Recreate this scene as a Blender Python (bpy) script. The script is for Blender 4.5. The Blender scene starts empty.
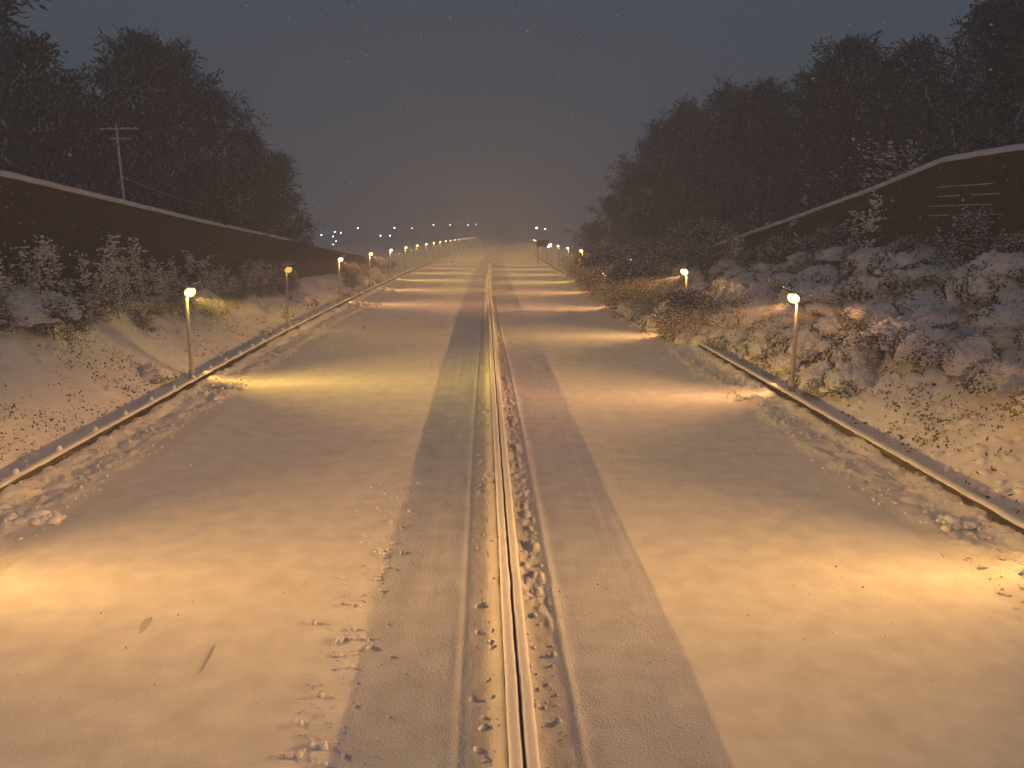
import bpy, math, random
import numpy as np
from mathutils import Vector

R = math.radians
random.seed(7)
rng = np.random.default_rng(7)
sc = bpy.context.scene
COL = sc.collection

# ------------------------------------------------------------------ noise
def _hash(ix, iy, seed):
    h = (ix.astype(np.int64) * 374761393 + iy.astype(np.int64) * 668265263 + seed * 2147483647) & 0xFFFFFFFF
    h = ((h ^ (h >> 13)) * 1274126177) & 0xFFFFFFFF
    h = h ^ (h >> 16)
    return (h & 0xFFFF) / 65535.0

def vnoise(x, y, seed=0):
    x = np.asarray(x, float); y = np.asarray(y, float)
    x, y = np.broadcast_arrays(x, y)
    ix = np.floor(x); iy = np.floor(y)
    fx = x - ix; fy = y - iy
    fx = fx * fx * (3 - 2 * fx); fy = fy * fy * (3 - 2 * fy)
    a = _hash(ix, iy, seed); b = _hash(ix + 1, iy, seed)
    c = _hash(ix, iy + 1, seed); d = _hash(ix + 1, iy + 1, seed)
    return (a + (b - a) * fx) * (1 - fy) + (c + (d - c) * fx) * fy

def fbm(x, y, seed=0, octv=4):
    s = 0; a = 0.5; n = 0
    for k in range(octv):
        s = s + a * vnoise(np.asarray(x) * 2 ** k + 17.3 * k, np.asarray(y) * 2 ** k - 9.1 * k, seed + k * 13)
        n += a; a *= 0.5
    return s / n - 0.5          # about -0.5 .. 0.5

def sstep(a, b, x):
    t = np.clip((np.asarray(x, float) - a) / (b - a), 0, 1)
    return t * t * (3 - 2 * t)

# ------------------------------------------------------------------ shape of the place
RAIL_L, RAIL_R = -13.6, 12.15
LAMP_L, LAMP_R = -14.25, 12.9

def drop(y):                      # the road falls gently away from the bridge
    y = np.asarray(y, float)
    t = np.clip(y - 45, 0, 555)
    return -0.0125 * (t - 8 * (1 - np.exp(-t / 8)))

def bend(y):                      # and bends a little to the right
    y = np.asarray(y, float)
    t = np.clip(y - 60, 0, None)
    return np.where(t < 340, 7.6e-5 * t * t, 7.6e-5 * 340 ** 2 + (t - 340) * 0.0517)

HL = ([-40, 30, 42, 56, 70, 104, 140, 200, 4000], [5.0, 4.9, 3.7, 2.6, 2.3, 1.5, 0.7, 0.2, 0.0])
HR = ([-40, 33, 45, 54, 69, 90, 120, 200, 4000], [5.7, 5.7, 5.7, 4.9, 3.9, 2.9, 1.6, 0.6, 0.2])

def height(u, y):
    u = np.asarray(u, float); y = np.asarray(y, float)
    u, y = np.broadcast_arrays(u, y)
    z = drop(y) + 0.0
    near = 1 - sstep(90, 200, y)
    au = np.abs(u)
    # snow on the carriageways: soft drifts, drag lines along the road
    lane = sstep(0.95, 1.15, au) * (1 - sstep(10.6, 11.6, au))
    z = z + lane * near * (0.05 * fbm(u / 2.2, y / 4.5, 3, 3) + 0.030 * fbm(u / 0.5, y / 0.7, 5, 4))
    drag = np.exp(-((au - 2.4) / 1.6) ** 2)
    z = z + lane * near * drag * 0.016 * fbm(u / 0.16, y / 22, 9, 2)
    # median: two low ridges and broken crust between them
    fade = 1 - sstep(66, 90, y)
    for s, c in ((-1, -0.90), (1, 0.90)):
        cc = c * (1 - 0.25 * sstep(25, 70, y)) + 0.02 * fbm(y / 1.5, s, 21, 2)
        z = z + fade * ((.027 if s > 0 else .017) + 0.008 * fbm(y / 0.4, 3 * s, 22, 3)) * np.exp(-((u - cc) / (.085 if s > 0 else .07)) ** 2)
    inner = 1 - sstep(0.70, 0.80, au)
    crust = np.abs(fbm(u / 0.3, y / 0.55, 31, 4))
    patch = sstep(0.0, 0.18, fbm(u / 1.1 + 3, y / 3.2, 33, 2) + np.where(u > 0, .13, -.10) - .05 * (u < -.45))
    z = z + inner * near * (patch * (0.30 * crust - 0.02) + 0.03 * fbm(u / .2, y / .3, 36, 3))
    z = z + inner * (0.16 * np.exp(-((u + .20) / 0.17) ** 2) + 0.07 * np.exp(-((u - .16) / 0.15) ** 2))
    # trodden, ploughed up snow beside the rails
    edge = np.where(u < 0, u - RAIL_L, RAIL_R - u)     # metres in from the rail
    ww = 1.75 + 0.9 * fbm(y / 2.5, np.sign(u), 41, 3)
    pl = (1 - sstep(ww * 0.75, ww + 0.35, edge)) * sstep(-0.6, 0.1, edge)
    rough = np.abs(fbm(u / 0.7, y / 1.1, 43, 5)) * 0.36 + np.abs(fbm(u / 0.19, y / 0.24, 47, 3)) * 0.30 * sstep(-.25, .08, fbm(u / 0.9, y / 1.2, 49, 2))
    z = z + pl * near * (rough * 1.0 + 0.03)
    z = z + near * (.20 + .18 * fbm(y / 1.1, np.sign(u) * 5, 45, 3)) * np.exp(-(np.maximum(edge - .12, 0) / .40) ** 2) * sstep(-.5, .0, edge)
    # banks
    left = u < 0
    H = np.where(left, np.interp(y, *HL), np.interp(y, *HR))
    w = np.where(left, 6.3, 7.6)
    t = np.clip((-edge - 0.35) / w, 0, 1)
    prof = t * (0.55 + 0.45 * (t * (2 - t)))
    lump = np.where(left, 0.35, 1.0)
    bank = sstep(0.0, 0.25, t)
    z = z + H * prof + bank * lump * near * (0.85 * fbm(u / 2.4, y / 2.6, 51, 4) + 0.42 * np.abs(fbm(u / 0.6, y / 0.6, 55, 4)))
    z = z + 0.10 * sstep(0.0, 0.08, t)
    # beyond the banks the ground sinks away on the left, climbs on the right
    far = np.clip(-edge - 9, 0, 400)
    z = z + np.where(left, -0.010 * far, 0.03 * np.minimum(far, 120)) * sstep(60, 160, y)
    return z

def W(u, y, dz=0.0):
    return (float(u + bend(y)), float(y), float(height(u, y) + dz))

# ------------------------------------------------------------------ mesh helpers
def mesh(name, V, F, mats, smooth=False, midx=None):
    me = bpy.data.meshes.new(name)
    V = np.asarray(V, np.float32)
    if isinstance(F, np.ndarray):
        n, k = F.shape
        me.vertices.add(len(V)); me.vertices.foreach_set('co', V.ravel())
        me.loops.add(n * k); me.loops.foreach_set('vertex_index', F.astype(np.int32).ravel())
        me.polygons.add(n)
        me.polygons.foreach_set('loop_start', np.arange(0, n * k, k, dtype=np.int32))
        me.polygons.foreach_set('loop_total', np.full(n, k, np.int32))
        me.update(calc_edges=True)
    else:
        me.from_pydata([tuple(map(float, v)) for v in V], [], F)
        me.update()
    for m in (mats if isinstance(mats, (list, tuple)) else [mats]):
        me.materials.append(m)
    if midx is not None:
        me.polygons.foreach_set('material_index', np.asarray(midx, np.int32))
    if smooth:
        me.polygons.foreach_set('use_smooth', np.ones(len(me.polygons), bool))
    me.validate()
    return me

def obj(name, me, parent=None, loc=None):
    o = bpy.data.objects.new(name, me); COL.objects.link(o)
    if parent is not None: o.parent = parent
    if loc is not None: o.location = loc
    return o

def tag(o, label=None, cat=None, group=None, kind=None):
    if label: o['label'] = label
    if cat: o['category'] = cat
    if group: o['group'] = group
    if kind: o['kind'] = kind
    return o

def empty(name, loc=(0, 0, 0), rz=0, label=None, cat=None, group=None):
    o = bpy.data.objects.new(name, None); COL.objects.link(o)
    o.empty_display_size = 0.3
    o.location = loc; o.rotation_euler = (0, 0, rz)
    return tag(o, label, cat, group)

def copy_tree(o, parent=None):
    c = o.copy(); COL.objects.link(c)
    if parent is not None: c.parent = parent
    for ch in list(o.children): copy_tree(ch, c)
    return c

class MB:
    """collects pieces of ONE part"""
    def __init__(s): s.V = []; s.F = []; s.M = []
    def add(s, V, F, m=0):
        b = len(s.V); s.V += [tuple(v) for v in V]; s.F += [tuple(i + b for i in f) for f in F]; s.M += [m] * len(F)
    def box(s, c, d, rot=None, m=0):
        cx, cy, cz = c; dx, dy, dz = (q / 2 for q in d)
        P = [Vector((x * dx, y * dy, z * dz)) for x in (-1, 1) for y in (-1, 1) for z in (-1, 1)]
        if rot: P = [rot @ p for p in P]
        s.add([(p.x + cx, p.y + cy, p.z + cz) for p in P],
              [(0, 1, 3, 2), (4, 6, 7, 5), (0, 4, 5, 1), (2, 3, 7, 6), (0, 2, 6, 4), (1, 5, 7, 3)], m)
    def tube(s, pts, rad, n=6, m=0, cap=True):
        pts = [Vector(p) for p in pts]
        rad = rad if isinstance(rad, (list, tuple)) else [rad] * len(pts)
        rings = []
        for i, p in enumerate(pts):
            d = (pts[min(i + 1, len(pts) - 1)] - pts[max(i - 1, 0)]).normalized()
            a = d.orthogonal().normalized() if abs(d.z) > 0.9 else d.cross(Vector((0, 0, 1))).normalized()
            b = d.cross(a)
            rings.append([p + (a * math.cos(t) + b * math.sin(t)) * rad[i] for t in (2 * math.pi * k / n for k in range(n))])
        V = [q for r in rings for q in r]
        F = [(i * n + k, i * n + (k + 1) % n, (i + 1) * n + (k + 1) % n, (i + 1) * n + k) for i in range(len(pts) - 1) for k in range(n)]
        if cap: F += [tuple(range(n))[::-1], tuple((len(pts) - 1) * n + k for k in range(n))]
        s.add(V, F, m)
    def mesh(s, name, mats, smooth=False):
        return mesh(name, s.V, s.F, mats, smooth, s.M)

def sweep(paths, prof, closed=True):
    """paths: (N,3) points; prof: list of (side, up) -> verts, faces"""
    P = np.asarray(paths, float); n = len(P)
    T = np.gradient(P, axis=0); T[:, 2] = 0; T /= np.linalg.norm(T, axis=1)[:, None]
    S = np.stack([T[:, 1], -T[:, 0], np.zeros(n)], 1)
    V = np.concatenate([P[:, None] + S[:, None] * np.array([a for a, b in prof])[None, :, None]
                        + np.array([[0, 0, b] for a, b in prof])[None]], 0).reshape(-1, 3)
    k = len(prof)
    F = []
    for i in range(n - 1):
        for j in range(k if closed else k - 1):
            F.append((i * k + j, i * k + (j + 1) % k, (i + 1) * k + (j + 1) % k, (i + 1) * k + j))
    if closed: F += [tuple(range(k))[::-1], tuple((n - 1) * k + j for j in range(k))]
    return V, F

def ico(sub=1):
    import bmesh
    bm = bmesh.new(); bmesh.ops.create_icosphere(bm, subdivisions=sub, radius=1)
    V = np.array([v.co[:] for v in bm.verts]); F = np.array([[v.index for v in f.verts] for f in bm.faces]); bm.free()
    return V, F
ICO1 = ico(1); ICO2 = ico(2)

def lumps(C, S, seed=0, base=ICO1, rough=0.35, flat=0.75):
    """many irregular snow lumps: centres (N,3), sizes (N,)"""
    r = np.random.default_rng(seed)
    V0, F0 = base; n = len(C)
    off = 1 + rough * (r.random((n, len(V0))) - 0.5) * 2
    sc3 = np.stack([0.7 + 0.6 * r.random(n), 0.7 + 0.6 * r.random(n), flat * (0.7 + 0.5 * r.random(n))], 1)
    V = V0[None] * off[:, :, None] * sc3[:, None] * np.asarray(S)[:, None, None] + np.asarray(C)[:, None]
    F = F0[None] + (np.arange(n) * len(V0))[:, None, None]
    return V.reshape(-1, 3), F.reshape(-1, 3)

def cards(C, A, B):
    """quads: centre, half axes"""
    C = np.asarray(C); n = len(C)
    V = np.stack([C - A, C + B * 0.9 - A * 0.1, C + A, C - B * 0.9 + A * 0.1], 1).reshape(-1, 3)
    return V, np.arange(4 * n).reshape(-1, 4)

def rdir(n, r=rng):
    v = r.normal(size=(n, 3)); return v / np.linalg.norm(v, axis=1)[:, None]

def strips(P0, P1, P2, w, r=rng):
    """bent thin ribbons through three points, one crossed pair of triangles each"""
    n = len(P0)
    d = P2 - P0
    s = np.cross(d, rdir(n, r)); s /= np.linalg.norm(s, axis=1)[:, None] + 1e-9
    w = np.broadcast_to(np.asarray(w, float), (n,))[:, None]
    V = np.stack([P0 - s * w, P0 + s * w, P1 - s * w * .7, P1 + s * w * .7, P2 - s * w * .25, P2 + s * w * .25], 1).reshape(-1, 3)
    b = (np.arange(n) * 6)[:, None]
    F = np.concatenate([b + np.array([[0, 1, 3, 2]]), b + np.array([[2, 3, 5, 4]])], 0)
    return V, F

def join(parts):
    V = []; F = []; b = 0
    for v, f in parts:
        V.append(v); F.append(f + b); b += len(v)
    return np.concatenate(V), np.concatenate(F)

# ------------------------------------------------------------------ materials
def mat(name, col, rough=0.8, vary=0.0, scale=4.0, bump=0.0, bscale=40, metal=0.0, stretch=None, col2=None, spec=0.3):
    m = bpy.data.materials.new(name); m.use_nodes = True
    nt = m.node_tree; b = nt.nodes['Principled BSDF']
    b.inputs['Roughness'].default_value = rough; b.inputs['Metallic'].default_value = metal
    b.inputs['Specular IOR Level'].default_value = spec
    b.inputs['Base Color'].default_value = (*col, 1)
    tc = nt.nodes.new('ShaderNodeTexCoord'); mp = nt.nodes.new('ShaderNodeMapping')
    nt.links.new(tc.outputs['Object'], mp.inputs['Vector'])
    if stretch: mp.inputs['Scale'].default_value = stretch
    if vary or col2:
        n = nt.nodes.new('ShaderNodeTexNoise'); n.inputs['Scale'].default_value = scale; n.inputs['Detail'].default_value = 6
        nt.links.new(mp.outputs[0], n.inputs['Vector'])
        rp = nt.nodes.new('ShaderNodeValToRGB'); nt.links.new(n.outputs['Fac'], rp.inputs[0])
        rp.color_ramp.elements[0].position = 0.3; rp.color_ramp.elements[1].position = 0.7
        c2 = col2 or tuple(min(1, c * (1 + vary)) for c in col)
        c1 = col if col2 else tuple(c * (1 - vary) for c in col)
        rp.color_ramp.elements[0].color = (*c1, 1); rp.color_ramp.elements[1].color = (*c2, 1)
        nt.links.new(rp.outputs[0], b.inputs['Base Color'])
    if bump:
        n = nt.nodes.new('ShaderNodeTexNoise'); n.inputs['Scale'].default_value = bscale; n.inputs['Detail'].default_value = 8
        nt.links.new(mp.outputs[0], n.inputs['Vector'])
        bp = nt.nodes.new('ShaderNodeBump'); bp.inputs['Strength'].default_value = bump; bp.inputs['Distance'].default_value = 0.02
        nt.links.new(n.outputs['Fac'], bp.inputs['Height']); nt.links.new(bp.outputs[0], b.inputs['Normal'])
    return m

def emit(name, col, strength):
    m = bpy.data.materials.new(name); m.use_nodes = True
    nt = m.node_tree; nt.nodes.remove(nt.nodes['Principled BSDF'])
    e = nt.nodes.new('ShaderNodeEmission'); e.inputs[0].default_value = (*col, 1); e.inputs[1].default_value = strength
    nt.links.new(e.outputs[0], nt.nodes['Material Output'].inputs[0])
    m.cycles.emission_sampling = 'NONE'
    return m

M_snow_road = mat('road_snow', (.80, .80, .81), .75, vary=.10, scale=1.5, bump=1.0, bscale=24)
M_snow = mat('fresh_snow', (.84, .84, .85), .8, vary=.04, scale=3, bump=.35, bscale=18)
M_snow_bank = mat('bank_snow', (.82, .81, .82), .85, vary=.10, scale=1.2, bump=.6, bscale=7)
M_snow_dirty = mat('broken_snow', (.70, .68, .67), .85, bump=.6, bscale=16, scale=2.2, col2=(.80, .79, .78))
M_median = mat('median_snow', (.70, .69, .68), .85, bump=.6, bscale=20, scale=1.6, col2=(.78, .77, .76))
M_slush = mat('scuffed_slush', (.44, .42, .39), .8, bump=.4, bscale=30, scale=9, col2=(.66, .64, .61))
M_field = mat('field_snow', (.6, .6, .62), .9, vary=.15, scale=.05)
M_steel = mat('galvanised_steel', (.36, .36, .36), .45, vary=.15, scale=8, metal=.7)
M_rust = mat('weathered_steel', (.028, .021, .017), .8, vary=.4, scale=10, spec=.1)
M_wall = mat('dark_timber', (.040, .025, .017), .8, vary=.45, scale=2.5, bump=.5, bscale=14, stretch=(.35, .35, 3))
M_post = mat('wall_post_timber', (.030, .022, .018), .8, vary=.3, scale=6)
M_bark = mat('bark', (.040, .033, .030), .9, vary=.4, scale=9, bump=.5, bscale=30)
M_twig = mat('winter_twigs', (.038, .044, .054), .9, vary=.5, scale=.7)
M_twig_snow = mat('snow_on_twigs', (.58, .58, .60), .85, vary=.2, scale=1)
M_leaf = mat('dead_bramble_leaf', (.040, .028, .020), .8, vary=.5, scale=5)
M_stem = mat('bramble_stem', (.06, .042, .032), .8, vary=.3, scale=8)
M_pole = mat('lamp_pole_paint', (.46, .44, .41), .5, vary=.12, scale=12)
M_head = mat('lamp_housing', (.12, .12, .12), .5, vary=.2, scale=10)
M_dark = mat('dark_sign_back', (.02, .02, .022), .6, vary=.3, scale=4)
M_wire = mat('wire', (.03, .03, .03), .6)
M_lens = [emit('lamp_lens_amber', (1, .58, .17), 5.5), emit('lamp_lens_yellow', (1, .68, .17), 5.5), emit('lamp_lens_orange', (1, .50, .17), 5.5)]
M_bulb = [emit('lamp_bulb_%d' % i, c, 24) for i, c in enumerate([(1, .80, .45), (1, .86, .42), (1, .76, .45)])]
M_lens_dim = emit('lamp_lens_dim', (1, .55, .08), 1.3)
M_cool = emit('cool_white_lens', (.62, .86, 1), 14)
M_town = emit('town_lens', (.8, .9, 1), 22)

# ------------------------------------------------------------------ ground
YS = np.concatenate([np.arange(-30, 8, 1.0), np.arange(8, 24, .06), np.arange(24, 45, .11), np.arange(45, 80, .25),
                     np.arange(80, 160, .8), np.arange(160, 600, 6), np.arange(600, 1000, 40), np.arange(1000, 2701, 170)])

def sheet(name, us, m, ys=YS):
    U, Y = np.meshgrid(np.asarray(us), ys)
    V = np.stack([U + bend(Y), Y, height(U, Y)], -1).reshape(-1, 3)
    nu = len(us); ny = len(ys)
    i = (np.arange(ny - 1)[:, None] * nu + np.arange(nu - 1)[None]).ravel()
    F = np.stack([i, i + 1, i + nu + 1, i + nu], 1)
    return tag(obj(name, mesh(name, V, F, m, True)), kind='structure')

sheet('median_strip', np.linspace(-.78, .78, 53), M_median)
sheet('road', np.concatenate([np.linspace(-11.0, -1.25, 108), np.linspace(-1.22, -.78, 16)]), M_snow_road)
sheet('road', np.concatenate([np.linspace(.78, 1.22, 16), np.linspace(1.25, 10.0, 98)]), M_snow_road)
YB = np.concatenate([np.arange(-30, 10, 1.0), np.arange(10, 45, .13), np.arange(45, 90, .3), np.arange(90, 160, 1), np.arange(160, 600, 6), np.arange(600, 1000, 40), np.arange(1000, 2701, 170)])
sheet('verge', np.linspace(RAIL_L - .4, -11.0, 46), M_snow_dirty)
sheet('verge', np.linspace(10.0, RAIL_R + .4, 42), M_snow_dirty)
sheet('bank', np.concatenate([[-1500, -900, -500, -250, -130, -80, -50, -36, -29], np.arange(-25, RAIL_L - .4, .16), [RAIL_L - .4]]), M_snow_bank, YB)
sheet('bank', np.concatenate([[RAIL_R + .4], np.arange(RAIL_R + .54, 24, .14), [25, 29, 36, 50, 80, 130, 250, 500, 900, 1500]]), M_snow_bank, YB)

# ------------------------------------------------------------------ loose snow
def clump_field(n, ufun, yfun, smin, smax, seed):
    r = np.random.default_rng(seed)
    u = ufun(r, n); y = yfun(r, n)
    s = smin + (smax - smin) * r.random(n) ** 3
    z = height(u, y) + s * 0.35
    return lumps(np.stack([u + bend(y), y, z], 1), s, seed, base=ICO1, rough=.55)

r0 = np.random.default_rng(3)
# crumbs thrown up beside both rails
pa = clump_field(1500, lambda r, n: RAIL_L + .2 + 2.0 * r.random(n) ** 1.3, lambda r, n: 14 + 60 * r.random(n) ** 1.6, .010, .075, 11)
pb = clump_field(1500, lambda r, n: RAIL_R - .2 - 2.0 * r.random(n) ** 1.3, lambda r, n: 11 + 60 * r.random(n) ** 1.6, .010, .075, 12)
o = obj('ploughed_snow_crumbs', mesh('ploughed_snow_crumbs', *join([pa, pb]), M_snow_dirty, False)); tag(o, kind='stuff')
# crumbs along the left carriageway beside the dragged strip, and around the median
def trail_u(r, n):
    return -3.0 + .35 * r.normal(size=n)
pa = clump_field(230, trail_u, lambda r, n: 10 + 13.5 * r.random(n), .014, .078, 13)
pb = clump_field(160, lambda r, n: -2.6 + .8 * r.normal(size=n), lambda r, n: 10 + 22 * r.random(n), .010, .035, 14)
pc = clump_field(420, lambda r, n: np.where(r.random(n) < .6, .25 + .5 * r.random(n), -.3 - .4 * r.random(n)), lambda r, n: 9.5 + 50 * r.random(n) ** 1.5, .015, .07, 15)
pd = clump_field(90, lambda r, n: -10 + 20 * r.random(n), lambda r, n: 10 + 30 * r.random(n), .008, .022, 16)
o = obj('snow_crumbs', mesh('snow_crumbs', *join([pa, pb, pc, pd]), M_snow_road, False)); tag(o, kind='stuff')

def clod(name, u, y, size, n, label, group=None, m=M_snow, spread=None):
    r = np.random.default_rng(int(abs(u * 100 + y * 37)))
    sp = [.72 * q for q in (spread or (size * .5, size * .5))]
    C = np.stack([r.normal(size=n) * sp[0], r.normal(size=n) * sp[1], size * .12 * r.random(n)], 1)
    C[0] = (0, 0, size * .15)
    S = size * (.22 + .36 * r.random(n) ** 1.8); S[0] = size * .6
    me = mesh(name, *lumps(C, S, 5, base=ICO2, rough=.22), m, True)
    o = obj(name, me, loc=W(u, y, size * .1))
    return tag(o, label, 'snow clod', group)
clod('snow_clod', -3.15, 13.9, .11, 5, 'largest pale snow clod in the crumb trail on the left carriageway')
clod('snow_clod', -2.15, 13.25, .075, 3, 'single snow clod lying apart on the grey dragged strip, right of the crumb trail')
clod('snow_clod', -4.1, 11.9, .06, 3, 'small snow clod lying alone to the left of the crumb trail')
clod('snow_clod', -3.3, 10.55, .10, 7, 'nearest loose heap of crumbs at the bottom end of the crumb trail', spread=(.16, .05))
clod('snow_clod', -2.9, 18.0, .10, 6, 'middle cluster of clods in the crumb trail on the left carriageway', spread=(.15, .08))
clod('snow_clod', -2.45, 20.6, .09, 5, 'farthest cluster of clods in the crumb trail on the left carriageway', spread=(.12, .1))
clod('snow_heap', -11.9, 20.2, .42, 44, 'big lumpy heap of pushed snow at the left edge beside the guardrail', spread=(.36, .20))
clod('snow_heap', 11.1, 19.0, .28, 16, 'low heap of broken snow slabs beside the right guardrail nearest the camera', spread=(.5, .5))
clod('snow_heap', -12.2, 37.0, .32, 22, 'bright heap of ploughed snow below the first left lamp', spread=(.7, .5))
clod('snow_heap', 10.9, 33.8, .26, 18, 'bright crumbled snow heap below the first right lamp', spread=(.8, .4))
clod('snow_heap', -12.2, 77.5, .5, 26, 'orange lit snow heap jutting into the road beside the third left lamp', spread=(1.1, .7))
clod('snow_heap', -12.3, 97.5, .5, 22, 'small lit snow heap beside the fourth left lamp', spread=(1.0, .7))

# ------------------------------------------------------------------ guard rails
def yline(y0, y1, step_near=1.0):
    ys = [y0]
    while ys[-1] < y1: ys.append(ys[-1] + max(step_near, .025 * ys[-1]))
    return np.array(ys)

def rail_base(u, y):
    return np.stack([u + bend(y), y, drop(y)], 1)

def w_profile(side, z0):
    return [(side * a, z0 + b) for a, b in ((0, 0), (.035, .03), (.06, .08), (.035, .13), (.012, .155), (.035, .18), (.06, .23), (.035, .28), (0, .31), (-.008, .31), (.004, .155), (-.008, 0))]

def snow_profile(c, w, h, z0):
    return [(c - w / 2, z0), (c - w / 2 - .01, z0 + h * .45), (c - w * .33, z0 + h * .85), (c, z0 + h), (c + w * .33, z0 + h * .85), (c + w / 2 + .01, z0 + h * .45), (c + w / 2, z0)]

def wobble(V, amp, fu, seed):
    V = np.array(V, float)
    V[:, 2] += amp * fbm(V[:, 0] / fu + V[:, 2] * 0, V[:, 1] / fu, seed, 3)
    V[:, 0] += amp * .7 * fbm(V[:, 0] / fu + 5, V[:, 1] / fu, seed + 4, 3)
    return V

g = empty('median_guardrail', (0, 10, 0), label='double steel guardrail with snow capped beams along the middle of the motorway', cat='guardrail')
def part(name, V, F, m, parent, smooth=False):
    me = mesh(name, V, F, m, smooth); o = obj(name, me, parent)
    o.location = -Vector(parent.location); return o
ym = yline(3, 420, .5)
for s in (-1, 1):
    P = rail_base(0, ym)
    off = [(a + s * .055, b) for a, b in w_profile(s, .30)]
    V, F = sweep(P, off); part('beam', V, F, M_rust, g)
    yc = np.concatenate([np.arange(3, 45, .12), np.arange(45, 120, .5), np.arange(120, 421, 6)])
    V, F = sweep(rail_base(0, yc), snow_profile(s * .108, .165, .085, .605))
    part('snow_cap', wobble(V, .028, .6, 60 + s), F, M_snow, g, True)
V, F = sweep(rail_base(0, ym), [(-.05, -.05), (-.05, .52), (.05, .52), (.05, -.05)]); part('slot_light_block', V, F, M_rust, g)  # solid filler added to keep the slot dark and stop light under the beams
for y in np.concatenate([np.arange(4, 80, 2.0), np.arange(80, 240, 4)])[:88]:
    b = MB(); b.box((float(bend(y)), float(y), float(drop(y)) + .14), (.085, .10, .30)); me = b.mesh('post', M_rust)
    p = obj('post', me, g); p.location = -Vector(g.location)

def roadside_rail(u, s, y0, label):
    g = empty('roadside_guardrail', (u, y0, 0), label=label, cat='guardrail')
    yy = yline(y0, 260, 1.0)
    lift = .06
    def base(y): 
        return np.stack([u + bend(y), y, drop(y) + .10], 1)
    V, F = sweep(base(yy), [(a, b) for a, b in w_profile(s, lift)]); part('beam', V, F, M_rust, g)
    yc = np.concatenate([np.arange(y0, 50, .14), np.arange(50, 120, .5), np.arange(120, 261, 6)])
    V, F = sweep(base(yc), snow_profile(-s * .04, .26, .09, lift + .31))
    V = wobble(V, .05, .45, 70 + s)
    part('snow_cap', V, F, M_snow, g, True)
    for y in np.arange(y0 + 1, 150, 2.4)[:95]:
        b = MB(); b.box((u - s * .07 + float(bend(y)), float(y), float(drop(y)) + .27), (.11, .10, .5))
        if s > 0: b.tube([(u - s * .07 + float(bend(y)), float(y), float(drop(y)) + .5), (u - s * .07 + float(bend(y)), float(y), float(drop(y)) + .70)], [.12, .05], 7, 1)
        p = obj('post', b.mesh('post', [M_rust, M_snow]), g); p.location = -Vector(g.location)
    return g
roadside_rail(RAIL_L, 1, 12, 'low steel guardrail with snow knobs on its posts along the left verge')
roadside_rail(RAIL_R, -1, 9, 'low steel guardrail with a smooth snow strip on top along the right verge')

# ------------------------------------------------------------------ walls
def noise_wall(pts, s, label, step=3.0, ledges=False):
    """pts: (u, y, z top); s: side the road lies on"""
    ys = np.arange(pts[0][1], pts[-1][1] + .01, step)
    us = np.interp(ys, [p[1] for p in pts], [p[0] for p in pts])
    zs = np.interp(ys, [p[1] for p in pts], [p[2] for p in pts])
    xs = us + 0 * ys
    g = empty('timber_noise_wall', (xs[0], ys[0], 0), label=label, cat='wall')
    V = []; F = []
    rows = 18; rh = .36
    for i, (x, y, z) in enumerate(zip(xs, ys, zs)):
        zb = z
        prof = []
        for k in range(rows):
            t0 = zb - k * rh
            prof += [(.0, t0 - .012), (.028, t0 - .03), (.028, t0 - rh + .03), (.0, t0 - rh + .012)]
        prof = [(-.10, zb - .012)] + prof + [(-.10, zb - rows * rh)]
        for a, zz in prof: V.append((x + s * a, y, zz))
    k = len(prof)
    for i in range(len(xs) - 1):
        for j in range(k):
            F.append((i * k + j, i * k + (j + 1) % k, (i + 1) * k + (j + 1) % k, (i + 1) * k + j))
    F += [tuple(range(k)), tuple((len(xs) - 1) * k + j for j in range(k))]
    part('board_panel', V, F, M_wall, g)
    P = np.stack([xs, ys, zs], 1)
    yy = np.arange(ys[0], ys[-1], .3)
    P2 = np.stack([np.interp(yy, ys, xs), yy, np.interp(yy, ys, zs)], 1)
    Vc, Fc = sweep(P, [(-.11, -.22), (-.11, -.02), (.10, -.02), (.10, -.22)]); part('coping', Vc, Fc, M_post, g)
    Vc, Fc = sweep(P2, snow_profile(s * .04, .42, .27, -.12)); part('snow_cap', wobble(Vc, .05, .8, 80 + s), Fc, M_snow_bank, g, True)
    for x, y, z in zip(xs, ys, zs):
        b = MB(); b.box((x - s * .16, y, z - 3.3), (.12, .16, 6.5)); p = obj('post', b.mesh('post', M_post), g); p.location = -Vector(g.location)
    if ledges:
        rr = np.random.default_rng(4)
        for k in (3, 4, 5, 6):
            for seg in range(2):
                a = 33 + 2.6 * seg + 2 * rr.random(); b_ = a + 1.4 + 2.2 * rr.random()
                yy = np.arange(a, b_, .25)
                P = np.stack([np.interp(yy, ys, xs) + s * .04, yy, 10.36 - k * .43 + 0 * yy], 1)
                Vc, Fc = sweep(P, [(-.02, 0), (-.015, .03), (.015, .03), (.02, 0)]); part('snow_ledge', wobble(Vc, .012, .3, k), Fc, M_snow_bank, g)
    return g
WL = [(-19.8, 22, 10.35), (-20.08, 35, 9.42), (-20.15, 44, 8.73), (-20.25, 59, 7.55), (-20.6, 76, 6.43), (-20.6, 109, 4.06), (-20.4, 118, 3.3), (-20.2, 140, 1.9)]
WR = [(20.95, 24, 10.45), (21.0, 36, 10.38), (21.0, 39, 10.30), (20.8, 45, 9.26), (20.3, 54, 7.9), (19.4, 69, 5.7), (19.2, 75, 5.0)]
noise_wall(WL, 1, 'long dark brown timber wall with a snowy top sloping down behind the left bank')
noise_wall(WR, -1, 'dark brown board wall with a curved snowy top above the right bank', ledges=True)

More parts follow.
